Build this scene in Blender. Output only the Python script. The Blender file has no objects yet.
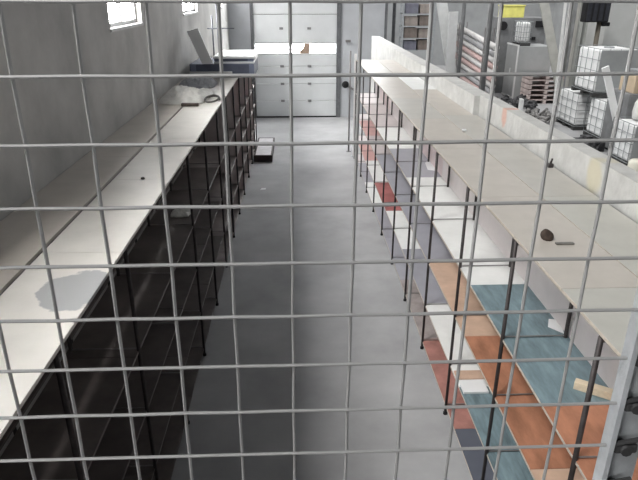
import bpy, bmesh, math, random
from mathutils import Vector, Matrix, noise

random.seed(7)
S = bpy.context.scene
COL = S.collection
PI = math.pi

# ------------------------------------------------------------------ materials
MATS = {}
def mat(name, col, rough=0.7, var=0.08, scale=6.0, bump=0.0, metal=0.0, spec=0.3, stretch=(1, 1, 1), tint=None):
    """procedural surface: base colour broken up by two octaves of noise"""
    if name in MATS: return MATS[name]
    m = bpy.data.materials.new(name); m.use_nodes = True
    nt = m.node_tree; N = nt.nodes; L = nt.links
    b = N['Principled BSDF']
    b.inputs['Roughness'].default_value = rough
    b.inputs['Metallic'].default_value = metal
    b.inputs['Specular IOR Level'].default_value = spec
    tc = N.new('ShaderNodeTexCoord'); mp = N.new('ShaderNodeMapping')
    mp.inputs['Scale'].default_value = stretch
    L.new(tc.outputs['Object'], mp.inputs['Vector'])
    n1 = N.new('ShaderNodeTexNoise'); n1.inputs['Scale'].default_value = scale
    n1.inputs['Detail'].default_value = 6; n1.inputs['Roughness'].default_value = 0.6
    L.new(mp.outputs['Vector'], n1.inputs['Vector'])
    r = N.new('ShaderNodeValToRGB')
    r.color_ramp.elements[0].position = 0.3; r.color_ramp.elements[1].position = 0.7
    lo = [max(0, c * (1 - var * 1.6)) for c in col]; hi = [min(1, c * (1 + var)) for c in col]
    if tint: lo = [c * (1 - .6) + t * .6 for c, t in zip(lo, tint)]
    r.color_ramp.elements[0].color = (*lo, 1); r.color_ramp.elements[1].color = (*hi, 1)
    L.new(n1.outputs['Fac'], r.inputs['Fac'])
    L.new(r.outputs['Color'], b.inputs['Base Color'])
    if bump:
        bp = N.new('ShaderNodeBump'); bp.inputs['Strength'].default_value = bump
        bp.inputs['Distance'].default_value = 0.02
        n2 = N.new('ShaderNodeTexNoise'); n2.inputs['Scale'].default_value = scale * 4
        n2.inputs['Detail'].default_value = 4
        L.new(mp.outputs['Vector'], n2.inputs['Vector'])
        L.new(n2.outputs['Fac'], bp.inputs['Height']); L.new(bp.outputs['Normal'], b.inputs['Normal'])
    m['_ramp'] = r.name
    MATS[name] = m
    return m

def add_blotch(m, center, radius, col, soft=0.25, distort=0.35, nscale=6.0, strength=1.0):
    """a stain of its own shape, fixed on the object's surface"""
    nt = m.node_tree; N = nt.nodes; L = nt.links
    b = N['Principled BSDF']
    src = b.inputs['Base Color'].links[0].from_socket
    tc = N.new('ShaderNodeTexCoord')
    mp = N.new('ShaderNodeMapping'); mp.vector_type = 'TEXTURE'
    mp.inputs['Location'].default_value = center; mp.inputs['Scale'].default_value = radius
    L.new(tc.outputs['Object'], mp.inputs['Vector'])
    ln = N.new('ShaderNodeVectorMath'); ln.operation = 'LENGTH'
    L.new(mp.outputs['Vector'], ln.inputs[0])
    nz = N.new('ShaderNodeTexNoise'); nz.inputs['Scale'].default_value = nscale; nz.inputs['Detail'].default_value = 5
    L.new(tc.outputs['Object'], nz.inputs['Vector'])
    ma = N.new('ShaderNodeMath'); ma.operation = 'MULTIPLY_ADD'
    L.new(nz.outputs['Fac'], ma.inputs[0]); ma.inputs[1].default_value = distort * 2
    L.new(ln.outputs['Value'], ma.inputs[2])
    mr = N.new('ShaderNodeMapRange'); mr.interpolation_type = 'SMOOTHSTEP'
    mr.inputs['From Min'].default_value = 1 + distort - soft; mr.inputs['From Max'].default_value = 1 + distort + soft
    mr.inputs['To Min'].default_value = strength; mr.inputs['To Max'].default_value = 0
    L.new(ma.outputs['Value'], mr.inputs['Value'])
    mx = N.new('ShaderNodeMix'); mx.data_type = 'RGBA'
    L.new(mr.outputs['Result'], mx.inputs['Factor'])
    L.new(src, mx.inputs['A']); mx.inputs['B'].default_value = (*col, 1)
    L.new(mx.outputs['Result'], b.inputs['Base Color'])
    return m

def glow(name, col, strength):
    if name in MATS: return MATS[name]
    m = bpy.data.materials.new(name); m.use_nodes = True
    b = m.node_tree.nodes['Principled BSDF']
    b.inputs['Base Color'].default_value = (*col, 1); b.inputs['Roughness'].default_value = .2
    b.inputs['Emission Color'].default_value = (*col, 1); b.inputs['Emission Strength'].default_value = strength
    MATS[name] = m
    return m

# ------------------------------------------------------------------ mesh builder
class MB:
    def __init__(s): s.bm = bmesh.new()
    def box(s, x0, x1, y0, y1, z0, z1, bev=0.0, rot=None, piv=None):
        vs = [s.bm.verts.new((x, y, z)) for x in (x0, x1) for y in (y0, y1) for z in (z0, z1)]
        q = [(0, 1, 3, 2), (4, 6, 7, 5), (0, 4, 5, 1), (2, 3, 7, 6), (0, 2, 6, 4), (1, 5, 7, 3)]
        fs = [s.bm.faces.new([vs[i] for i in f]) for f in q]
        if bev:
            es = list({e for f in fs for e in f.edges})
            r = bmesh.ops.bevel(s.bm, geom=es, offset=bev, segments=2, affect='EDGES', profile=.5)
            vs = list({v for f in r['faces'] for v in f.verts} | {v for v in vs if v.is_valid})
        if rot is not None:
            p = Vector(piv)
            for v in vs: v.co = rot @ (v.co - p) + p
        return s
    def tube(s, pts, r, n=8, caps=True):
        pts = [Vector(p) for p in pts]; rings = []
        for i, p in enumerate(pts):
            d = (pts[min(i + 1, len(pts) - 1)] - pts[max(i - 1, 0)]).normalized()
            a = d.cross(Vector((0, 0, 1)))
            if a.length < 1e-3: a = d.cross(Vector((0, 1, 0)))
            a.normalize(); b = d.cross(a)
            rr = r[i] if isinstance(r, (list, tuple)) else r
            rings.append([s.bm.verts.new(p + (a * math.cos(2 * PI * k / n) + b * math.sin(2 * PI * k / n)) * rr) for k in range(n)])
        for A, B in zip(rings, rings[1:]):
            for k in range(n):
                f = s.bm.faces.new((A[k], A[(k + 1) % n], B[(k + 1) % n], B[k])); f.smooth = n > 6
        if caps:
            s.bm.faces.new(rings[0][::-1]); s.bm.faces.new(rings[-1])
        return s
    def prism(s, poly, axis, a0, a1):
        """poly in the two other axes, extruded along axis"""
        def P(u, v, a):
            return {'x': (a, u, v), 'y': (u, a, v), 'z': (u, v, a)}[axis]
        A = [s.bm.verts.new(P(u, v, a0)) for u, v in poly]; B = [s.bm.verts.new(P(u, v, a1)) for u, v in poly]
        n = len(poly)
        for k in range(n): s.bm.faces.new((A[k], A[(k + 1) % n], B[(k + 1) % n], B[k]))
        s.bm.faces.new(A[::-1]); s.bm.faces.new(B)
        return s
    def lathe(s, prof, c, n=20):
        rings = [[s.bm.verts.new((c[0] + r * math.cos(2 * PI * k / n), c[1] + r * math.sin(2 * PI * k / n), c[2] + z)) for k in range(n)] for r, z in prof]
        for A, B in zip(rings, rings[1:]):
            for k in range(n):
                f = s.bm.faces.new((A[k], A[(k + 1) % n], B[(k + 1) % n], B[k])); f.smooth = True
        s.bm.faces.new(rings[0][::-1]); s.bm.faces.new(rings[-1])
        return s
    def build(s, name, m, parent=None, loc=None, local=False):
        bmesh.ops.recalc_face_normals(s.bm, faces=s.bm.faces)
        me = bpy.data.meshes.new(name)
        o = bpy.data.objects.new(name, me)
        off = Vector(loc) if loc is not None else Vector((0, 0, 0))
        base = Vector((0, 0, 0)); p = parent
        while p is not None: base += p.location; p = p.parent
        if local: base = Vector((0, 0, 0))
        for v in s.bm.verts: v.co -= off + (Vector((0, 0, 0)) if loc is not None else base)
        # with loc: vertices are in world space, origin moved to loc
        s.bm.to_mesh(me); s.bm.free()
        me.materials.append(m)
        COL.objects.link(o)
        if parent: o.parent = parent
        if loc is not None: o.location = off - base
        return o

def tag(o, label, cat, group=None, kind=None):
    o['label'] = label; o['category'] = cat
    if group: o['group'] = group
    if kind: o['kind'] = kind
    return o
def thing(name, label, cat, loc=(0, 0, 0), group=None):
    o = bpy.data.objects.new(name, None); o.empty_display_size = .05; COL.objects.link(o); o.location = loc
    return tag(o, label, cat, group)
def struct(name, mb, m, parent=None):
    o = mb.build(name, m, parent)
    if parent is None: o['kind'] = 'structure'
    return o
def dup(o, loc, parent):
    c = o.copy(); c.location = loc; COL.objects.link(c); c.parent = parent
    return c

# ------------------------------------------------------------------ palette
concrete = mat('floor concrete', (.385, .387, .395), .75, .12, 1.3, .15)
plaster = mat('grey plaster', (.50, .495, .48), .9, .14, 1.6, .3)
backplaster = mat('back wall plaster', (.56, .58, .61), .9, .08, 1.2, .2)
whitewash = mat('whitewashed wall', (.60, .60, .585), .9, .10, 5, .35)
add_blotch(whitewash, (2.0, 3.80, 2.10), (.3, .10, .13), (.62, .57, .40), .3, .3, 9, .7)
add_blotch(whitewash, (2.0, 5.68, 2.14), (.3, .07, .10), (.66, .36, .27), .3, .3, 12, .7)
darksteel = mat('dark brown post steel', (.055, .048, .048), .45, .2, 20, 0, .3)
barsteel = mat('dull bar steel', (.27, .26, .26), .45, .1, 20, 0, .5)
zinc = mat('zinc wire', (.40, .40, .40), .5, .02, 60, 0, .25)
postwhite = mat('worn white post paint', (.42, .44, .46), .5, .14, 25, .1)
black = mat('black rubber', (.018, .018, .02), .6, .2, 15)
edgeband = mat('board edge', (.58, .52, .45), .7, .1, 30)
B = {}
def board_mat(key, col, **k):
    B[key] = mat('board ' + key, col, k.pop('rough', .42), k.pop('var', .05), k.pop('scale', 5), k.pop('bump', 0), spec=k.pop('spec', .35), **k)
board_mat('cream', (.76, .735, .69))
board_mat('sand', (.52, .485, .44))
board_mat('sandgrey', (.49, .475, .44))
board_mat('shadedcream', (.62, .575, .52))  # cream darkened and warmed to hold the wall's shading on the back row
board_mat('rust', (.41, .20, .17), var=.2)
board_mat('putty', (.50, .495, .455))
board_mat('white', (.80, .81, .80))
board_mat('blue', (.185, .26, .29), var=.24, scale=7, stretch=(3, .7, 1))
board_mat('orange', (.44, .205, .125), var=.22, scale=5, stretch=(2, .8, 1))
board_mat('tan', (.58, .41, .31), var=.12)
board_mat('lavender', (.345, .345, .385))
board_mat('mauve', (.56, .51, .51))
board_mat('pinkgrey', (.58, .45, .445))
board_mat('red', (.40, .14, .135), var=.2)
board_mat('rose', (.55, .33, .31))
board_mat('slate', (.115, .125, .155))
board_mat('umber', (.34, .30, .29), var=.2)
board_mat('shadedbrown', (.125, .105, .10), var=.2)  # brown lowered below its true tone to deepen the near rack's shade
board_mat('panelgrey', (.78, .71, .70))
board_mat('panelpink', (.80, .67, .66))
board_mat('dusty', (.66, .61, .61))
board_mat('dustypink', (.66, .55, .55))
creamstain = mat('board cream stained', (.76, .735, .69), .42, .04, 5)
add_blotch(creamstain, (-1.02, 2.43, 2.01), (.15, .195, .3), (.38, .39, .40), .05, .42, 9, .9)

# ------------------------------------------------------------------ the shell
CAMH = 3.25
XL = -1.765        # left wall face
YB = 16.6          # back wall of the aisle
struct('floor', MB().box(-2.0, 12.2, -2.5, 31, -.15, 0), concrete)

wins = [(-2.6, -1.3), (1.6, 3.1), (6.05, 7.32), (10.05, 11.55), (14.2, 15.5)]
WZ0, WZ1 = 2.91, 3.40
WT = 3.45         # left wall top, set low for the sun to clear; roof left out
w = MB(); t = .26
w.box(XL - t, XL, -3, YB + .3, 0, WZ0); w.box(XL - t, XL, -3, YB + .3, WZ1, WT)
ys = [-3] + [v for a in wins for v in a] + [YB + .3]
for a, b in zip(ys[0::2], ys[1::2]): w.box(XL - t, XL, a, b, WZ0, WZ1)
struct('wall_left', w, plaster)
pane_glow = glow('daylit pane', (1, .985, .96), 31.0)
framewhite = mat('weathered window frame paint', (.24, .24, .245), .5, .08, 12)
dirtydark = mat('grimy sill debris', (.10, .10, .105), .9, .3, 20)
for i, (a, b) in enumerate(wins):
    wi = MB()
    xf0, xf1 = XL - .13, XL - .06
    wi.box(xf0, xf1, a, b, WZ0, WZ0 + .05); wi.box(xf0, xf1, a, b, WZ1 - .05, WZ1)
    wi.box(xf0, xf1, a, a + .045, WZ0 + .05, WZ1 - .05); wi.box(xf0, xf1, b - .045, b, WZ0 + .05, WZ1 - .05)
    mid = a + (b - a) * .5
    wi.box(xf0 + .005, xf1, mid - .025, mid + .025, WZ0 + .05, WZ1 - .05)
    o = struct('window_%d' % (i + 1), wi, framewhite)
    MB().box(XL - .105, XL - .095, a + .03, b - .03, WZ0 + .04, WZ1 - .04).build('pane', pane_glow, o)
    sl = MB().box(XL - .06, XL + .012, a - .01, b + .01, WZ0 - .02, WZ0 + .012, .004).build('window_sill', mat('sill paint', (.62, .62, .62), .6, .1, 12), o)

# back wall with the sectional door
DX0, DX1, DZ = -1.12, 1.10, 3.35
w = MB()
w.box(XL - t, DX0 - .07, YB, YB + .3, 0, 3.6); w.box(DX1 + .11, 2.36, YB, YB + .3, 0, 3.6)
w.box(DX0 - .07, DX1 + .11, YB, YB + .3, DZ + .1, 3.6)
w.box(XL - t, 2.36, YB, YB + .3, 5.1, 5.6); w.box(XL - t, -1.7, YB, YB + .3, 3.6, 5.1); w.box(2.3, 2.36, YB, YB + .3, 3.6, 5.1)
struct('wall_back', w, backplaster)
bw = MB()  # added glazed strip, out of view, to brighten the far aisle floor
for x in (-1.7, -.72, .28, 1.28, 2.25): bw.box(x, x + .05, YB + .05, YB + .12, 3.6, 5.1)
for z in (3.6, 5.05): bw.box(-1.65, 2.25, YB + .05, YB + .12, z, z + .05)
bw = struct('window_9', bw, mat('window frame paint', (.62, .62, .62), .5, .08, 12))
MB().box(-1.68, 2.28, YB + .08, YB + .09, 3.62, 5.08).build('pane', glow('fill window glow', (.97, .985, 1), 20.0), bw)
jamb = mat('dark door jamb', (.16, .165, .175), .6, .15, 10)
w = MB()
w.box(DX0 - .07, DX0, YB - .03, YB + .25, 0, DZ + .1); w.box(DX1, DX1 + .11, YB - .03, YB + .25, 0, DZ + .1)
w.box(DX0, DX1, YB - .03, YB + .25, DZ, DZ + .1)
d = struct('door_1', w, jamb)
doorpaint = mat('pale door paint', (.76, .785, .80), .5, .04, 2)
cuts = [.03, .46, .92, 1.385, 1.695, 1.985, 2.70, DZ]
for k, (a, b) in enumerate(zip(cuts, cuts[1:])):
    if k == 4: continue
    MB().box(DX0 + .005, DX1 - .005, YB + .02, YB + .06, a + .006, b - .006, .006).build('door_panel', doorpaint, d)
fr = MB()
a, b = cuts[4], cuts[5]
fr.box(DX0 + .005, DX1 - .005, YB + .02, YB + .06, a, a + .03); fr.box(DX0 + .005, DX1 - .005, YB + .02, YB + .06, b - .03, b)
for x in (DX0 + .02, -.36, .36, DX1 - .02): fr.box(x - .018, x + .018, YB + .02, YB + .06, a + .03, b - .03)
wf = fr.build('window_frame', doorpaint, d)
stripglow = glow('daylit door pane', (1, 1, 1), 28.0)
for x0, x1 in ((DX0 + .04, -.38), (-.34, .34), (.38, DX1 - .04)):
    MB().box(x0, x1, YB + .035, YB + .045, a + .028, b - .028).build('pane', stripglow, wf)
cardbrown = mat('brown card', (.42, .31, .24), .8, .15, 9)
o = MB().prism([(.05, 1.74), (.16, 1.72), (.34, 1.72), (.36, 1.96), (.22, 1.965), (.2, 1.85)], 'y', YB + .005, YB + .016).build('patch', cardbrown, d)  # added cutout standing in for a tree outside the pane
o['label'] = 'brown cutout standing in for a tree outside the door window'
seal = MB().box(DX0, DX1, YB + .005, YB + .07, 0, .035).build('floor_seal', black, d)
hd = mat('door hinge metal', (.30, .30, .31), .5, .1, 20, 0, .4)
for z in (.46, .92, 1.385, 2.35):
    for x in (-.38, .36):
        MB().box(x - .05, x + .05, YB + .002, YB + .022, z - .03, z + .03, .004).box(x - .015, x + .015, YB - .012, YB + .004, z - .022, z + .022, .004).build('hinge', hd, d)
struct('trim_1', MB().box(2.36, 2.43, YB - .02, YB + .3, 0, 5.6), jamb)
struct('trim_2', MB().box(2.62, 2.70, YB + .3, YB + .38, 0, 5.6), jamb)

# low whitewashed wall behind the right-hand shelving
w = MB(); w.box(2.01, 2.14, .6, 6.5, 0, 2.205)
struct('wall_middle', w, whitewash)
w = MB(); w.box(1.945, 2.14, 6.5, 15.9, 0, 2.20)
struct('wall_middle_far', w, whitewash)

# the neighbouring hall
hallwall = mat('hall wall', (.36, .37, .375), .9, .12, 1.0, .2)
struct('wall_hall_back', MB().box(2.1, 12.2, 29, 29.2, 0, 5.6), hallwall)
struct('wall_right', MB().box(12, 12.2, -2.5, 29, 0, 5.6), hallwall)
struct('wall_front', MB().box(-2.0, 12.2, -2.7, -2.5, 0, 5.6), hallwall)
# floor of the raised platform the picture is taken from
struct('trim_3', MB().box(-1.76, 2.0, -2.5, .52, 1.5, 1.62), barsteel)

# ------------------------------------------------------------------ shelving racks
TOP = 2.0; TH = .018
LV = [1.352, .932, .485, .085]
def edge(o, side):
    """raw chipboard on the front edge of a laminated board"""
    if side < 0: return
    o.data.materials.append(edgeband)
    for p in o.data.polygons:
        if p.normal.x * side < -.9: p.material_index = 1
def rack(name, label, side, xf, xb, y0, y1, posts_y, levels, tops, boards, front_posts=True, rear_posts=True, backs=(), inset=.024, cut=None, panels=()):
    """side +1 right of the aisle, -1 left; boards: {level index: [(ya, yb, key)]}"""
    t = thing(name, label, 'shelving', ((xf + xb) / 2, (y0 + y1) / 2, 0))
    base = t.location
    xa, xc = min(xf, xb), max(xf, xb)
    pf = xf + side * .004; pb = xb - side * inset
    P = MB().tube([(0, 0, .004), (0, 0, TOP - TH - .001)], .0118, 10)
    first = P.build('post', darksteel, t, local=True)
    cap = MB().lathe([(.018, 0), (.018, .020), (.014, .024)], (0, 0, 0), 10).build('foot_cap', black, first, local=True)
    spots = [(x, y) for y in posts_y for x, use in ((pf, front_posts), (pb, rear_posts)) if use]
    first.location = (spots[0][0] - base.x, spots[0][1] - base.y, 0)
    for x, y in spots[1:]: dup(cap, (0, 0, 0), dup(first, (x - base.x, y - base.y, 0), t))
    cr = None
    for k, y in enumerate(posts_y):
        for z in levels + [TOP - TH - .02]:
            zz = z + .012 if z != TOP - TH - .02 else z - .004
            if cr is None:
                L = abs(pb - pf)
                cr = MB().tube([(-L / 2, 0, 0), (L / 2, 0, 0)], .0045, 6).build('cross_bar', barsteel, t, local=True)
                cr.location = ((pf + pb) / 2 - base.x, y - base.y, zz)
            else: dup(cr, ((pf + pb) / 2 - base.x, y - base.y, zz), t)
    for z in levels + [TOP]:
        r = MB()
        for x in (pf + side * .022, pb - side * .022):
            r.box(x - .006, x + .006, y0, y1, z - TH - .022, z - TH - .0005)
        r.build('rail', barsteel, t)
    for ya, yb, key in tops:
        m = key if not isinstance(key, str) else B[key]
        xe = cut[1] if cut and ya > cut[0] else xc
        o = MB().box(xa, xe, ya + .002, yb - .002, TOP - TH, TOP, .0015).build('top_board', m, t, loc=(0, 0, 0)); edge(o, side)
    for y, key in panels:
        x0, x1 = sorted((pf + side * .004, pb - side * .004))
        o = MB()
        for za, zb in zip([LV[3] + .001] + [l + .001 for l in sorted(levels)[1:]], [l - TH - .024 for l in sorted(levels)[1:]] + [TOP - TH - .024]):
            o.box(x0, x1, y + .016, y + .022, za, zb)
        o.build('side_panel', B[key], t, loc=(0, 0, 0))
    for ya, yb, key in backs:
        MB().box(xb - side * .004, xb, ya + .003, yb - .003, LV[0] + .001, TOP - TH - .001).build('back_panel', B[key], t, loc=(0, 0, 0))
    for li, row in boards.items():
        z = LV[li]
        for ya, yb, key in row:
            o = MB().box(xa + (.0 if side < 0 else .004), (cut[1] if cut and ya > cut[0] else xc) - (.0 if side > 0 else .004), ya + .002, yb - .002, z - TH, z, .0015).build('shelf_board', B[key], t, loc=(0, 0, 0))
            edge(o, side)
            if key in ('blue', 'orange', 'red', 'rust', 'slate', 'rose'):
                o['label'] = {'blue': 'blue', 'orange': 'orange', 'red': 'dark red', 'rust': 'rusty red', 'slate': 'slate grey', 'rose': 'faded rose'}[key] + ' shelf board'
    return t

J = [1.055 + 1.303 * k for k in range(9)]          # board joints: 1.055, 2.358, 3.661, ...
J[-1] = min(J[-1], 12.2)
def runs(keys, joints=J, end=12.2):
    js = list(joints) + ([end] if joints[-1] < end - .05 else [])
    return [(js[k], js[k + 1], keys[min(k, len(keys) - 1)]) for k in range(len(js) - 1)]
py_r = [1.98, 2.965, 3.945, 4.925, 5.905, 6.89, 7.875, 8.86, 9.84, 10.82, 11.55, 12.13]
rb = {
    0: runs(['orange', 'blue', 'white', 'white', 'lavender', 'white', 'mauve', 'mauve', 'mauve']),
    1: runs(['tan', 'orange', 'tan', 'lavender', 'lavender', 'lavender', 'mauve', 'rose', 'mauve']),
    2: runs(['tan', 'blue', 'white', 'lavender', 'white', 'red', 'white', 'rose', 'mauve']),
    3: runs(['slate', 'slate', 'rust', 'umber', 'lavender', 'lavender', 'white', 'lavender', 'mauve']),
}
rack('shelving_rack', 'dark post shelving rack right of the aisle with blue, orange and white boards', 1,
     1.197, 1.603, 1.0, 12.2, py_r, LV, runs(['putty', 'sand', 'sand', 'sand', 'sandgrey', 'sand', 'sand', 'sandgrey', 'sand']), rb,
     backs=runs(['dustypink', 'dusty', 'dusty', 'dusty', 'dustypink', 'dusty', 'dusty', 'dustypink', 'dusty']))
rack('shelving_rack', 'sand coloured shelving rack pushed against the low whitewashed wall', 1,
     1.609, 1.978, 1.0, 12.2, py_r, [LV[0]], runs(['putty', 'putty', 'sandgrey', 'sandgrey', 'sand', 'white', 'sand', 'sand', 'sand'],
     [1.055, 2.358, 3.661, 4.964, 6.45, 8.3, 9.6, 10.87]),
     {0: runs(['pinkgrey', 'mauve', 'mauve', 'pinkgrey', 'pinkgrey', 'mauve', 'mauve', 'mauve', 'mauve'], [1.055, 2.358, 3.661, 4.964, 6.45, 8.3, 9.6, 10.87])}, front_posts=False, inset=.07, cut=(6.0, 1.94))
py_l = [1.0, 1.93, 2.92, 3.905, 4.885, 5.88, 6.88, 7.87, 8.83, 9.8, 10.84, 11.8, 12.75, 13.4]
JL = [1.0, 2.85, 4.15, 5.45, 6.75, 8.05, 9.35, 10.65, 11.95, 13.45]
dk = ['shadedbrown', 'shadedbrown', 'shadedbrown', 'shadedbrown', 'umber', 'umber', 'umber', 'umber', 'umber']
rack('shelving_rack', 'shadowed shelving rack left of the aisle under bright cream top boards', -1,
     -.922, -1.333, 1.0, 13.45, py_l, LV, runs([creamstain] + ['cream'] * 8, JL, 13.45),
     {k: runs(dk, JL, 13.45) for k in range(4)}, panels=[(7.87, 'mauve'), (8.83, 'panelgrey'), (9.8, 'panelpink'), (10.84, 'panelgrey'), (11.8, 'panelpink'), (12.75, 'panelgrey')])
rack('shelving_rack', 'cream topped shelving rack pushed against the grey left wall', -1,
     -1.358, -1.758, 1.0, 13.45, py_l, [LV[0]], runs(['shadedcream'] * 9, [1.0, 2.2, 3.5, 4.8, 6.1, 7.4, 8.7, 10, 11.3], 13.45),
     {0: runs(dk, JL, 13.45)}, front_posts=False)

# ------------------------------------------------------------------ wire mesh guard in front
MY = .437
g = thing('wire_mesh_fence', 'square welded wire mesh screen on a white angle post, closest to the viewer', 'fence', (.05, MY, 1.62))
wr = .00150
m = MB()
P = .0492
zt = 3.244; pz = .04935
def jit(i, j): return .0004 * math.sin(i * 12.9898 + j * 78.233)
colx = lambda i, z: -.0035 + (i - 4) * P + (z - 3.244) * .009
rows = [zt - j * pz for j in range(-5, 33)]
for i in range(-30, 10):
    pts = []
    for j, z in enumerate(rows): pts.append((colx(i, z) + jit(i, j), MY + .0012, z))
    pts.insert(0, (pts[0][0], MY + .0012, rows[0] + .02)); pts.append((pts[-1][0], MY + .0012, rows[-1] - .02))
    m.tube(pts, wr, 6)
for j, z in enumerate(rows):
    pts = [(colx(i, z) , MY - .0012, z + .0003 * math.sin(i * 3.1 + j * 1.7)) for i in range(-30, 10)] + [(.2935, MY - .0012, z)]
    m.tube([(pts[0][0] - .02, MY - .0012, z)] + pts, wr, 6)
m.build('wire_grid', zinc, g)
po = MB()
po.box(.292, .297, MY - .007, MY + .008, 1.62, 3.52)                  # flange seen on edge
po.box(.297, .330, MY + .004, MY + .008, 1.62, 3.52)                  # flange facing us
po.build('angle_post', postwhite, g)
MB().box(.255, .36, MY - .04, MY + .05, 1.62, 1.626).build('base_plate', postwhite, g)
po2 = MB().box(-1.60, -1.566, MY - .012, MY + .022, 1.62, 3.52).build('angle_post', postwhite, g)
clipm = mat('dark clip', (.05, .05, .052), .6, .2, 30)
for k in range(26):
    z = 3.02 - k * pz + .024
    c = MB().box(.299, .321, MY - .006, MY + .004, z - .005, z + .005, .002)
    c.tube([(.309, MY - .009, z), (.309, MY + .004, z)], .0055, 8).tube([(.298, MY - .004, z + .006), (.323, MY - .004, z + .011)], .0026, 6)
    c.build('clip', clipm, g)

# ------------------------------------------------------------------ loose things on the tops
def fabric(name, m, cx, cy, z, lx, ly, h, seed, ang=0, res=34):
    bm = bmesh.new(); vs = []
    for i in range(res + 1):
        for j in range(res + 1):
            u, v = i / res * 2 - 1, j / res * 2 - 1
            wob = 1 + .22 * noise.noise(Vector((u * 1.3 + seed, v * 1.3, seed)))
            r = max(abs(u), abs(v)); L = math.hypot(u, v) or 1
            k = r / L * wob
            x, y = u * (.55 + .45 * k) * lx, v * (.55 + .45 * k) * ly
            fall = max(0, 1 - r ** 3)
            zz = h * fall * (.45 + .55 * noise.noise(Vector((u * 1.7 + seed * 3, v * 1.7, 1.7))) + .35 * abs(noise.noise(Vector((u * 4 + seed, v * 4, 4)))) + .25 * abs(noise.noise(Vector((u * 8 + seed, v * 7, 9)))))
            zz = max(zz, 0) + .006 + .012 * abs(noise.noise(Vector((u * 6, v * 6, seed))))
            vs.append(bm.verts.new((x, y, zz)))
    top = []
    for i in range(res):
        for j in range(res):
            q = [vs[i * (res + 1) + j], vs[(i + 1) * (res + 1) + j], vs[(i + 1) * (res + 1) + j + 1], vs[i * (res + 1) + j + 1]]
            f = bm.faces.new(q); f.smooth = True
    # thin underside so that the cloth has thickness
    geo = bmesh.ops.extrude_face_region(bm, geom=bm.faces[:])
    for v in [e for e in geo['geom'] if isinstance(e, bmesh.types.BMVert)]: v.co.z = max(0.0, v.co.z - .012)
    for v in bm.verts: v.co.z = max(0, v.co.z)
    bmesh.ops.recalc_face_normals(bm, faces=bm.faces)
    me = bpy.data.meshes.new(name); bm.to_mesh(me); bm.free(); me.materials.append(m)
    o = bpy.data.objects.new(name, me); COL.objects.link(o); o.location = (cx, cy, z); o.rotation_euler.z = ang
    return o
clothw = mat('off-white cloth', (.86, .85, .81), .9, .10, 8, .3)
clothg = mat('blue-grey cloth', (.44, .45, .48), .9, .2, 8, .3)
tag(fabric('cloth', clothw, -1.40, 7.72, TOP + .001, .31, .52, .17, 3.1), 'crumpled off white cloth on the left rack top', 'cloth')
tag(fabric('cloth', clothg, -1.42, 8.85, TOP + .001, .26, .40, .17, 8.4), 'rumpled blue grey cloth behind the off white cloth on the left rack', 'cloth')
st = MB()
pts = [(-1.05 + .085 * math.cos(a) * (1 - .05 * k), 7.50 + .24 * math.sin(a), TOP + .013 + .012 * k) for k, a in enumerate([i * .35 for i in range(30)]) for k in [i_ * .05 for i_ in [k]]]
st.tube(pts, .011, 8)
tag(st.build('strap', mat('dark webbing', (.12, .115, .11), .8, .2, 14), None, (-1.13, 7.62, TOP)), 'dark coiled strap lying in front of the off white cloth', 'strap')
tag(MB().box(-1.36, -1.16, 7.08, 7.14, TOP + .001, TOP + .035, .004).build('wood_strip', mat('dark wood strip', (.13, .10, .085), .7, .2, 12), None, (-1.24, 7.21, TOP)),
    'short dark wood strip at the front of the off white cloth', 'wood')

# stack of cases and boards at the far end of the left rack
navy = mat('navy case', (.12, .135, .185), .6, .15, 6)
navyl = mat('grey-blue case corner', (.22, .25, .34), .6, .1, 8)
lidw = mat('white melamine', (.82, .83, .84), .4, .03, 4)
c = thing('storage_case', 'dark navy storage case under white boards at the far left rack end', 'case', (-1.13, 10.15, TOP))
MB().box(-1.66, -.66, 9.59, 10.7, TOP + .001, TOP + 0.210, .012).build('body', navy, c)
for x in (-.735, -1.64):
    MB().box(x, x + .08, 9.576, 9.59, TOP + .004, TOP + 0.203, .003).build('corner_bracket', navyl, c)
MB().box(-1.66, -1.0, 9.56, 9.589, TOP + .07, TOP + .10, .004).build('low_board', lidw, c)  # plain white board sticking out low in front of the case
tag(MB().box(-1.29, -.66, 9.64, 10.72, TOP + 0.211, TOP + 0.236, .003).build('loose_board', lidw, None, (-1.06, 10.2, TOP + 0.211)),
    'lower white board lying on the dark navy storage case', 'board')
c = thing('storage_case', 'thin dark navy case between the two white boards', 'case', (-1.06, 10.2, TOP + 0.237))
MB().box(-1.28, -.67, 9.67, 10.7, TOP + 0.237, TOP + 0.283, .006).build('body', navy, c)
MB().box(-.76, -.67, 9.66, 9.67, TOP + 0.239, TOP + 0.281, .002).build('corner_bracket', navyl, c)
tag(MB().box(-1.29, -.64, 9.65, 10.75, TOP + 0.284, TOP + 0.320, .003).build('loose_board', lidw, None, (-1.06, 10.2, TOP + 0.284)),
    'upper white board on top of the stack of dark cases', 'board')
tag(MB().prism([(-1.66, TOP + .69), (-1.49, TOP + .735), (-1.30, TOP + .235), (-1.315, TOP + .2115), (-1.46, TOP + .2115)], 'y', 9.60, 9.63).build('leaning_board', lidw, None, (-1.45, 9.61, TOP + .22)),
    'pale grey board tilted to the left, standing at the left end of the case stack', 'board')
c = thing('metal_stand', 'thin grey metal stand with a crossbar rising behind the white boards', 'stand', (-1.45, 11.3, TOP))
stm = mat('grey stand metal', (.19, .20, .23), .5, .1, 14, 0, .4)
MB().tube([(-1.49, 11.3, TOP + .01), (-1.49, 11.3, 2.86)], .014, 8).build('upright', stm, c)
MB().tube([(-1.40, 11.3, TOP + .01), (-1.40, 11.3, 3.1)], .011, 8).build('upright', stm, c)
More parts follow.
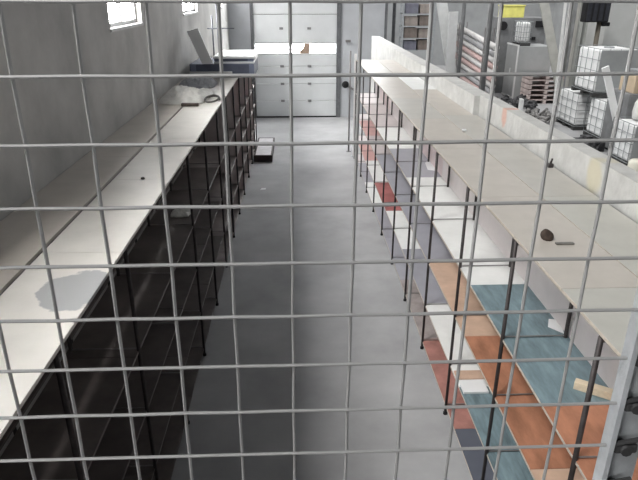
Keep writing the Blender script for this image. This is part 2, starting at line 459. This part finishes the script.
MB().tube([(-1.58, 11.3, 2.64), (-1.1, 11.3, 2.64)], .012, 8).build('crossbar', stm, c)
MB().box(-1.62, -1.30, 11.15, 11.45, TOP + .001, TOP + .018, .004).build('base_plate', stm, c)
wd = mat('slate plank', (.25, .285, .31), .7, .1, 6)

# little things on the right tops
o = MB(); bm = o.bm
bmesh.ops.create_icosphere(bm, subdivisions=3, radius=.034)
for v in bm.verts:
    v.co *= 1 + .45 * noise.noise(v.co * 22); v.co.z = max(v.co.z * 1.1, -.022)
for v in bm.verts: v.co += Vector((1.352, 2.935, TOP + .0225))
for f in bm.faces: f.smooth = True
tag(o.build('rag_lump', mat('dark brown rag', (.075, .055, .045), .9, .3, 20, .3), None, (1.352, 2.935, TOP)), 'small dark brown lump on the right rack top', 'lump')
tag(MB().box(1.375, 1.475, 2.85, 2.875, TOP + .001, TOP + .010, .003).build('metal_strip', mat('worn strip metal', (.26, .25, .23), .5, .2, 20, 0, .4), None, (1.42, 2.86, TOP)),
    'small flat grey strip beside the dark brown lump', 'strip')
tag(MB().box(1.925, 1.965, 4.33, 4.37, TOP + .001, TOP + .03, .004).tube([(1.945, 4.35, TOP + .028), (1.955, 4.35, TOP + .07)], .008, 8).build('bracket', darksteel, None, (1.945, 4.35, TOP)),
    'tiny dark bracket at the foot of the low whitewashed wall', 'bracket')
tag(MB().box(1.60, 1.64, 5.62, 5.66, TOP + .001, TOP + .02, .005).build('bottle_cap', lidw, None, (1.62, 5.64, TOP)), 'tiny white plastic cap on the seam of the right rack top', 'cap')
tag(MB().box(1.42, 1.60, 2.43, 2.475, LV[0] + .001, LV[0] + .045, .003, Matrix.Rotation(-.6, 3, 'Z'), (1.48, 2.47, LV[0])).build('wood_block', mat('raw pine', (.68, .58, .43), .7, .12, 10, 0, stretch=(1, 4, 4)), None, (1.5, 2.47, LV[0])),
    'pale pine block lying across the blue and orange shelf boards', 'wood')
pp = MB().prism([(1.52, 3.08), (1.585, 3.0), (1.598, 3.05), (1.598, 3.16), (1.56, 3.17)], 'z', LV[0] + .0012, LV[0] + .006)
tag(pp.build('paper_scrap', lidw, None, (1.53, 3.05, LV[0])), 'white paper scrap at the back of the blue shelf board', 'paper')
tag(MB().box(1.21, 1.40, 3.57, 3.72, LV[2] + .001, LV[2] + .02, .002).build('white_offcut', lidw, None, (1.3, 3.64, LV[2])), 'small white offcut on the third shelf of the right rack', 'offcut')
tag(MB().box(1.205, 1.42, 3.745, 3.85, LV[2] + .001, LV[2] + .014, .002).build('wood_offcut', B['tan'], None, (1.3, 3.8, LV[2])), 'small tan wood offcut next to the white offcut on the third shelf', 'offcut')
tag(MB().prism([(1.50, 6.55), (1.60, 6.5), (1.60, 6.95), (1.53, 6.85)], 'z', LV[0] + .0012, LV[0] + .005).build('paper_scrap', lidw, None, (1.55, 6.7, LV[0])), 'white paper scrap on the grey board of the right rack', 'paper')
tag(fabric('rag', clothw, -1.08, 5.2, LV[0] + .002, .09, .12, .04, 5.5), 'small pale rag on the shadowed upper shelf of the left rack', 'rag')
# aisle floor
tag(MB().lathe([(.012, 0), (.016, .006), (.010, .014)], (-1.118, 4.15, TOP + .001), 10).build('nut', darksteel, None, (-1.118, 4.15, TOP)), 'tiny dark nut lying alone on the cream left rack top', 'nut')
boxm = mat('dark box board', (.045, .035, .035), .7, .2, 9)
c = thing('open_box', 'low dark open box with a grey lining on the aisle floor', 'box', (-.72, 12.5, 0))
bx = MB()
bx.box(-.895, -.52, 11.93, 11.97, 0.001, .14); bx.box(-.895, -.52, 13.5, 13.54, .001, .14)
bx.box(-.895, -.865, 11.97, 13.5, .001, .14); bx.box(-.55, -.52, 11.97, 13.5, .001, .14)
bx.build('tray', boxm, c)
MB().box(-.865, -.55, 11.97, 13.5, .012, .137).build('lining', mat('grey lining', (.62, .61, .62), .8, .1, 6), c)
for k, (x, y, r) in enumerate([(-.62, 10.1, .05), (-.43, 6.95, .03)]):
    s_ = MB().prism([(x - r, y - r), (x + r * .8, y - r * .6), (x + r, y + r * .9), (x - r * .5, y + r)], 'z', .001, .006)
    tag(s_.build('paper_scrap', lidw, None, (x, y, 0)), ['white paper scrap on the floor in the middle of the aisle', 'tiny white paper scrap on the shaded aisle floor nearest the viewer'][k], 'paper')

# back wall fittings by the right rack end
c = thing('valve', 'black knob valve on a short pipe on the back wall beside the door', 'valve', (1.336, YB, .91))
MB().tube([(1.336, YB + .0005, .91), (1.336, YB - .10, .91)], .035, 10).build('stem', barsteel, c)
kb = MB(); bmesh.ops.create_uvsphere(kb.bm, u_segments=16, v_segments=10, radius=.095)
for v in kb.bm.verts: v.co = Vector((v.co.x, v.co.y * .6, v.co.z)) + Vector((1.336, YB - .13, .91))
kb.build('knob', black, c)
MB().tube([(1.37, YB - .06, .88), (1.62, YB - .06, .74)], .028, 8).build('lever', barsteel, c)
tag(MB().box(1.33, 1.47, YB - .04, YB - .001, 2.0, 2.06, .008).build('switch_box', barsteel, None, (1.4, YB, 2.03)), 'tiny dark fitting high on the back wall beside the door', 'fitting')
endw = mat('white end post paint', (.80, .80, .80), .5, .06, 12)
c = thing('end_post', 'white end post standing at the far end of the right rack', 'post', (1.2, 12.35, 0))
MB().box(1.175, 1.225, 12.30, 12.35, 0, 2.10, .004).build('shaft', endw, c)
MB().box(1.14, 1.26, 12.27, 12.38, 0, .012).build('base_plate', postwhite, c)
c = thing('end_post', 'thin grey pole between the white end post and the door', 'post', (1.1, 12.8, 0))
MB().tube([(1.13, 12.75, 0.0), (1.13, 12.75, 2.12)], .018, 10).build('shaft', barsteel, c)
MB().box(1.08, 1.18, 12.7, 12.8, 0, .012).build('base_plate', barsteel, c)

# ------------------------------------------------------------------ things in the neighbouring hall
tankw = mat('white tank plastic', (.92, .93, .93), .35, .04, 3)
cagem = mat('cage tube', (.34, .36, .37), .45, .1, 20, 0, .4)
palm = mat('dark pallet', (.06, .06, .06), .8, .2, 8)
tankshade = mat('grey shade sheet', (.33, .345, .35), .5, .08, 3)
def ibc(label, x, y0, y1, z, h, wd=.95, near_sheet=True):
    c = thing('caged_tank', label, 'tank', (x + wd / 2, (y0 + y1) / 2, z), 'white caged tanks in the neighbouring hall')
    p = MB()
    for yy in (y0, (y0 + y1) / 2 - .06, y1 - .12): p.box(x, x + wd, yy, yy + .12, z, z + .07)
    p.box(x, x + wd, y0, y1, z + .07, z + .10)
    p.build('pallet', palm, c)
    MB().box(x + .03, x + wd - .03, y0 + .03, y1 - .03, z + .101, z + h - .02, .06).build('tank', tankw, c)
    MB().lathe([(.12, h - .03), (.12, h + .005), (.1, h + .012)], (x + wd / 2, (y0 + y1) / 2, z), 16).build('lid', cagem, c.children[-1])
    k = MB(); r = .008; n = 5
    for q in range(n):
        yy = y0 + (y1 - y0) * q / (n - 1); xx = x + wd * q / (n - 1)
        for xe in (x, x + wd): k.tube([(xe, yy, z + .09), (xe, yy, z + h)], r, 6)
        for ye in (y0, y1): k.tube([(xx, ye, z + .09), (xx, ye, z + h)], r, 6)
    for q in range(5):
        zz = z + .10 + (h - .10) * q / 4
        k.tube([(x, y0, zz), (x + wd, y0, zz), (x + wd, y1, zz), (x, y1, zz), (x, y0, zz)], r, 6)
    k.build('cage', cagem, c)
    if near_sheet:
        MB().box(x + .04, x + wd - .02, y0 - .018, y0 - .013, z + .12, z + h - .02, .001).build('shade_sheet', tankshade, c)  # added sheet; its grey puts shade on the near face
    return c
ibc('white caged tank on the hall floor, farthest of the floor pair under the stacked one', 7.0, 14.66, 15.86, 0, .90, .95, False)
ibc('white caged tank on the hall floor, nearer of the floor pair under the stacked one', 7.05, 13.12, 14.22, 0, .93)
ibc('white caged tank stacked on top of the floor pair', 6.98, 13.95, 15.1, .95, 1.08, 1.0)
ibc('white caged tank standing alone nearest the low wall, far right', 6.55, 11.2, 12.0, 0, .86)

greyc = mat('grey cabinet paint', (.40, .415, .42), .5, .06, 3)
trimw = mat('white cabinet edge', (.75, .76, .76), .5, .05, 5)
c = thing('metal_cabinet', 'grey metal cabinet with white edges in the neighbouring hall', 'cabinet', (7.4, 19.7, 0))
MB().box(7.0, 8.1, 19.25, 20.3, .03, 1.66, .01).build('body', greyc, c)
e = MB()
e.box(6.985, 7.03, 19.235, 19.28, .03, 1.70); e.box(6.985, 7.03, 19.28, 20.3, 1.655, 1.70); e.box(6.985, 7.03, 19.28, 20.3, .03, .09)
e.build('edge_frame', trimw, c)
MB().box(6.996, 7.0, 19.8, 19.81, .12, 1.6).build('door', greyc, c)
MB().box(6.975, 6.997, 19.72, 19.75, .8, .95, .004).build('handle', trimw, c.children[-1])
MB().box(7.02, 8.08, 19.27, 20.28, 0, .03).build('plinth', black, c)
ibc('small white slatted crate on top of the grey metal cabinet', 7.05, 19.3, 20.0, 1.665, .72, .34, False)
mach = mat('machine grey', (.22, .225, .23), .6, .15, 4)
c = thing('machine', 'dark grey machine behind the grey metal cabinet', 'machine', (7.5, 21.3, 0))
MB().box(6.85, 8.4, 20.7, 21.9, 0, 2.45, .02).build('housing', mach, c)
MB().tube([(6.9, 20.69, 2.2), (6.9, 20.6, 2.2)], .14, 14).build('flywheel', black, c)
MB().box(8.0, 8.35, 20.64, 20.70, 2.15, 2.35, .01).build('control_box', black, c)
MB().box(7.9, 8.05, 20.64, 20.70, 1.75, 1.85, .01).build('control_box', black, c)
tag(MB().box(6.9, 7.6, 20.75, 21.3, 2.451, 2.80, .012).box(6.88, 7.62, 20.73, 21.32, 2.80, 2.84, .006).build('yellow_bin', mat('yellow plastic', (.80, .76, .22), .5, .08, 6), None, (7.25, 21, 2.45)), 'yellow bin on top of the dark grey machine', 'bin')

# long tubes on a rack
tubew = [mat('pale tube', (.62, .61, .60), .5, .08, 4), mat('rosy tube', (.60, .44, .42), .5, .1, 4), mat('grey tube', (.40, .40, .41), .5, .1, 4)]
tr = thing('tube_rack', 'steel stand carrying the slanting pile of long tubes', 'rack', (6.2, 21.5, 0))
plc = ['topmost', 'second', 'third', 'fourth', 'fifth', 'sixth', 'seventh', 'eighth', 'lowest']
tz = lambda k, y: (2.0 - k * .213) - (24.4 - y) / 5.8 * (.33 - k * .024)
tx = lambda y: 6.35 - (24.4 - y) / 5.8 * .25
for y in (19.6, 23.4):
    MB().box(tx(y) - .3, tx(y) + .5, y - .05, y + .05, 0, .05).build('foot', barsteel, tr)
    for sx in (-.14, .14): MB().box(tx(y) + sx - .013, tx(y) + sx + .013, y - .03, y + .03, .05, 2.2).build('upright', barsteel, tr)
    pg = MB()
    for k in range(9): pg.box(tx(y) - .12, tx(y) + .12, y - .02, y + .02, tz(k, y) - .108, tz(k, y) - .094)
    pg.build('peg', barsteel, tr)
for k in range(9):
    o = MB().tube([(tx(18.6), 18.6, tz(k, 18.6)), (tx(24.4), 24.4, tz(k, 24.4))], .092, 14)
    tag(o.build('long_tube', tubew[[0, 2, 0, 1, 0, 1, 0, 2, 1][k]], None, (6.2, 21.5, tz(k, 21.5))), '%s long tube of the slanting pile in the neighbouring hall' % plc[k], 'tube', 'long tubes in the slanting pile')

# rack with dark boxes
c = thing('storage_rack', 'tall steel storage rack at the back of the neighbouring hall', 'rack', (4.25, 22, 0))
for x in (3.72, 4.82):
    for y in (21.65, 22.25): MB().box(x - .025, x + .025, y - .025, y + .025, 0, 3.0).build('post', cagem, c)
for z in (1.35, 1.75, 2.15, 2.55): MB().box(3.7, 4.84, 21.62, 22.28, z - .03, z).build('shelf', cagem, c)
bxd = [mat('indigo carton', (.135, .135, .165), .8, .2, 5), mat('dark taupe carton', (.15, .125, .11), .8, .2, 5), mat('taupe carton', (.24, .21, .19), .8, .2, 5)]
sh = ['lowest', 'second', 'third', 'topmost']
for r_, z in enumerate((1.35, 1.75, 2.15, 2.55)):
    for q in range(2):
        x = 3.78 + q * .52
        o = MB().box(x, x + .46, 21.7, 22.2, z + .001, z + .30 + .03 * ((r_ + q) % 2), .01)
        o.box(x - .01, x + .47, 21.69, 22.21, z + .24, z + .27)
        tag(o.build('carton', bxd[(r_ + q * 2) % 3 if q == 0 else 1 + r_ % 2], None, (x + .23, 21.95, z)), '%s dark carton on the %s shelf of the tall storage rack' % (('left', 'right')[q], sh[r_]), 'carton', 'dark cartons on the storage rack')

# columns, leaning beams, sheets
colm = mat('column steel', (.22, .225, .23), .6, .12, 6)
def column(label, x, y, r, z=5.6, m=colm):
    c = thing('steel_column', label, 'column', (x, y, 0))
    MB().tube([(x, y, .012), (x, y, z - .001)], r, 10).build('shaft', m, c)
    MB().box(x - r * 2, x + r * 2, y - r * 2, y + r * 2, 0, .014).build('base_plate', m, c)
column('thin dark steel column beside the white upright panel in the neighbouring hall', 4.72, 17.6, .055)
column('dark steel column just behind the low wall, left of the grey metal cabinet', 3.74, 12.0, .05)
column('slim grey steel column right of the tall storage rack', 4.40, 20.3, .06)
pale = mat('pale plank', (.74, .75, .74), .7, .07, 5)
def plank(name, label, p0, p1, wx, th, m, cat='plank'):
    p0, p1 = Vector(p0), Vector(p1); d = (p1 - p0)
    o = MB(); L = d.length
    o.box(-wx / 2, wx / 2, -th / 2, th / 2, 0, L, .006)
    q = Vector((0, 0, 1)).rotation_difference(d)
    for v in o.bm.verts: v.co = q @ v.co + p0
    zmin = min(v.co.z for v in o.bm.verts)
    for v in o.bm.verts: v.co.z -= min(zmin, 0) - .001
    return tag(o.build(name, m, None, p0), label, cat)
plank('leaning_beam', 'pale beam leaning to the left behind the low wall', (4.85, 18.0, 0), (4.10, 18.0, 3.25), .30, .06, pale)
plank('plasterboard_sheet', 'narrow white panel standing upright beside the pale leaning beam', (4.55, 17.85, 0), (4.50, 17.85, 2.72), .26, .05, trimw, 'panel')
plank('leaning_plank', 'pale plank leaning beside the dark column right of the cabinet', (8.0, 17.6, 0), (6.95, 17.9, 3.3), .26, .05, mat('beige-grey plank', (.46, .46, .43), .7, .08, 5))
plank('leaning_plank', 'grey plank leaning among the sheets left of the stacked tank', (7.45, 17.0, 0), (7.40, 17.2, 3.2), .07, .05, pale)
plank('leaning_plank', 'dark plank leaning among the sheets left of the stacked tank', (7.75, 17.1, 0), (7.8, 17.4, 3.2), .12, .05, mach)
plank('leaning_plank', 'pale thin plank just left of the stacked tank', (7.62, 16.8, 0), (7.72, 17.0, 3.1), .08, .04, mat('taupe plank', (.38, .375, .35), .7, .08, 5))
plank('leaning_plank', 'short white plank leaning on the right side of the stacked tank', (6.96, 12.06, 0.0), (6.20, 12.06, 1.83), .14, .05, tankw)
# hanging tarpaulin sheet
bm = MB()
pts = [(8.4 + .06 * k, 18.9 + .05 * math.sin(k * 1.9)) for k in range(22)]
poly = pts + [(x, y + .02) for x, y in reversed(pts)]
bm.prism(poly, 'z', .002, 3.3)
tag(bm.build('tarpaulin', mat('grey-green tarpaulin', (.33, .34, .325), .8, .12, 3), None, (9.0, 18.9, 0)), 'grey green tarpaulin hanging in folds behind the leaning planks', 'tarpaulin')
# black fan-like machine head on a stand, and pale cabinet
c = thing('machine_stand', 'black slatted machine head on a post behind the stacked tank', 'machine', (7.9, 16, 0))
MB().box(7.42, 8.05, 15.9, 16.2, 2.52, 3.02, .03).build('head', black, c)
fl = MB()
for k in range(4): fl.box(7.45 + k * .155, 7.55 + k * .155, 15.88, 15.9, 2.56, 2.98)
fl.build('slat_panel', mat('black slats', (.03, .032, .04), .5, .2, 9), c)
MB().box(7.93, 8.13, 15.95, 16.15, 2.42, 2.52, .02).build('bracket', black, c)
MB().tube([(7.88, 16.05, 0), (7.88, 16.05, 2.52)], .06, 10).build('post', mat('brown post', (.14, .125, .10), .7, .15, 8), c)
MB().box(7.65, 8.1, 15.9, 16.3, 0, .03).build('foot', black, c)
palec = mat('pale panel', (.50, .51, .50), .6, .05, 2)
c = thing('tall_cabinet', 'tall pale grey cabinet at the far right of the neighbouring hall', 'cabinet', (9.2, 17.1, 0))
MB().box(8.32, 10.6, 16.55, 17.6, .06, 3.4, .012).build('body', palec, c)
MB().box(8.36, 10.56, 16.6, 17.5, 0, .06).build('plinth', black, c)
MB().box(8.34, 9.46, 16.535, 16.55, .1, 3.36, .004).build('door', palec, c)
MB().box(9.48, 10.58, 16.535, 16.55, .1, 3.36, .004).build('door', palec, c)
c = thing('low_cabinet', 'dark grey cabinet topped by a tan carton at the far right', 'cabinet', (7.35, 12.55, 0))
MB().box(6.86, 7.9, 12.13, 13.0, .05, 1.30, .01).build('body', mach, c)
MB().box(6.89, 7.87, 12.15, 12.98, 0, .05).build('plinth', black, c)
for x0, x1 in ((6.88, 7.37), (7.39, 7.88)):
    dr = MB().box(x0, x1, 12.117, 12.13, .1, 1.26, .003).build('door', mach, c)
    hx = x1 - .06 if x0 < 7 else x0 + .06
    MB().tube([(hx, 12.105, .65), (hx, 12.105, .80)], .008, 8).box(hx - .006, hx + .006, 12.105, 12.117, .66, .672).box(hx - .006, hx + .006, 12.105, 12.117, .778, .79).build('handle', trimw, dr)
c = thing('carton', 'tan carton on the dark grey cabinet at the right picture edge', 'carton', (7.2, 12.5, 1.30))
tanm = mat('tan card', (.56, .45, .32), .8, .08, 5)
MB().box(6.96, 7.6, 12.2, 12.8, 1.301, 1.66, .008).build('body', tanm, c)
MB().box(6.96, 7.6, 12.47, 12.53, 1.6605, 1.663).build('tape', cardbrown, c)
c = thing('dark_tray', 'dark metal tray lying on the tan carton', 'tray', (7.3, 12.5, 1.664))
MB().box(7.0, 7.7, 12.25, 12.75, 1.664, 1.74, .01).build('body', mach, c)
MB().box(7.03, 7.67, 12.28, 12.72, 1.74, 1.752).build('rim', cagem, c)
# white sack and drum at the right edge
k = MB().lathe([(.20, 0), (.22, .12), (.20, .3), (.12, .46), (.05, .56), (.02, .6)], (6.98, 11.7, .885), 18)
tag(k.build('sack', mat('white sack', (.78, .78, .76), .8, .06, 9, .2), None, (6.98, 11.7, .885)), 'white pointed sack on top of the lone caged tank', 'sack')
k = MB().lathe([(.15, 0), (.16, .06), (.16, .22), (.12, .26), (.05, .27)], (6.55, 10.85, 0.001), 18)
tag(k.build('plastic_canister', mat('ivory plastic', (.78, .76, .66), .5, .05, 6), None, (6.55, 10.85, 0)), 'round ivory canister on the floor at the far right', 'canister')

# pinkish pallets and boards under the cabinet's right side
pk = mat('pinkish timber', (.62, .53, .51), .8, .15, 5)
for k in range(6):
    c = thing('pallet', ('lowest', 'second lowest', 'third lowest', 'third highest', 'second highest', 'topmost')[k] + ' pinkish timber pallet of the stack in front of the grey metal cabinet', 'pallet', (7.75, 18.8, k * .15), 'pinkish timber pallets')
    z = k * .15 + .001
    for x in (7.2, 7.72, 8.22): MB().box(x, x + .1, 18.5, 19.15, z, z + .10).build('bearer', pk, c)
    m_ = MB()
    for q in range(5): m_.box(7.2, 8.32, 18.5 + q * .132, 18.62 + q * .132, z + .10, z + .125)
    m_.build('deck', pk, c)
# dark scrap heaps along the hall floor
def scrap(label, x, y, lx, ly, n, m, seed):
    rnd = random.Random(seed); o = MB()
    for k in range(n):
        a = rnd.uniform(0, PI); L = rnd.uniform(.12, .30); r = rnd.uniform(.018, .05)
        cx, cy, cz = x + rnd.uniform(-lx, lx), y + rnd.uniform(-ly, ly), rnd.uniform(.05, .22)
        dz = rnd.uniform(-.12, .12)
        o.tube([(cx - L / 2 * math.cos(a), cy - L / 2 * math.sin(a), max(r, cz - dz)), (cx + L / 2 * math.cos(a), cy + L / 2 * math.sin(a), max(r, cz + dz))], r, 8)
    for k in range(n // 4):
        cx, cy = x + rnd.uniform(-lx, lx), y + rnd.uniform(-ly, ly)
        o.box(cx - .1, cx + .1, cy - .12, cy + .12, .001, rnd.uniform(.1, .25), .01)
    return tag(o.build('scrap_heap', m, None, (x, y, 0)), label, 'scrap', None, 'stuff')
scr = mat('dark scrap metal', (.085, .085, .09), .6, .5, 9, 0, .3)
scg = mat('grey scrap metal', (.26, .255, .25), .6, .5, 9, 0, .3)
scrap('heap of dark metal scrap on the hall floor in front of the cabinet', 6.75, 17.9, .35, .85, 40, scr, 3)
scrap('grey metal scrap on the hall floor beside the far caged tank', 6.5, 15.7, .25, .6, 30, scg, 5)
scrap('low dark scrap on the hall floor beside the nearer caged tanks', 6.45, 12.7, .2, .35, 22, scr, 8)
scrap('grey scrap on the hall floor left of the slanting tubes', 5.3, 20.6, .35, 1.2, 36, scg, 11)
tag(MB().box(6.0, 6.06, 15.75, 15.95, 0, .6).build('plasterboard_sheet', trimw, None, (6.03, 15.85, 0)), 'small white panel standing on the hall floor left of the caged tanks', 'panel')

# ------------------------------------------------------------------ world, camera, view
wd_ = bpy.data.worlds.new('World'); S.world = wd_; wd_.use_nodes = True
wd_.node_tree.nodes['Background'].inputs['Color'].default_value = (.95, .965, 1, 1)
wd_.node_tree.nodes['Background'].inputs['Strength'].default_value = .09
sl_ = bpy.data.lights.new('Daylight', 'SUN'); sl_.energy = 2.3; sl_.angle = math.radians(14); sl_.color = (1, .985, .96)
hl = bpy.data.lights.new('Hall fill light', 'AREA'); hl.shape = 'RECTANGLE'; hl.size = 6; hl.size_y = 16; hl.energy = 420  # added fill lamp brightening the neighbouring hall; no fixture is modelled
ho = bpy.data.objects.new('Hall fill light', hl); COL.objects.link(ho); ho.location = (8, 19, 6.2)
so = bpy.data.objects.new('Daylight', sl_); COL.objects.link(so); so.location = (-6, 0, 9)
so.rotation_euler = Vector((1.17, .8, -2.0)).to_track_quat('-Z', 'Y').to_euler()

cd = bpy.data.cameras.new('Camera'); cam = bpy.data.objects.new('Camera', cd); COL.objects.link(cam)
cam.location = (0, 0, CAMH)
cam.rotation_euler = (math.radians(90 - 22.8), 0, math.radians(-2.14))
cd.sensor_width = 36; cd.lens = 591 / 638 * 36; cd.clip_start = .02; cd.clip_end = 200
S.camera = cam
S.view_settings.view_transform = 'Standard'; S.view_settings.look = 'None'
S.view_settings.exposure = 0.0; S.view_settings.gamma = 1; S.view_settings.use_curve_mapping = False
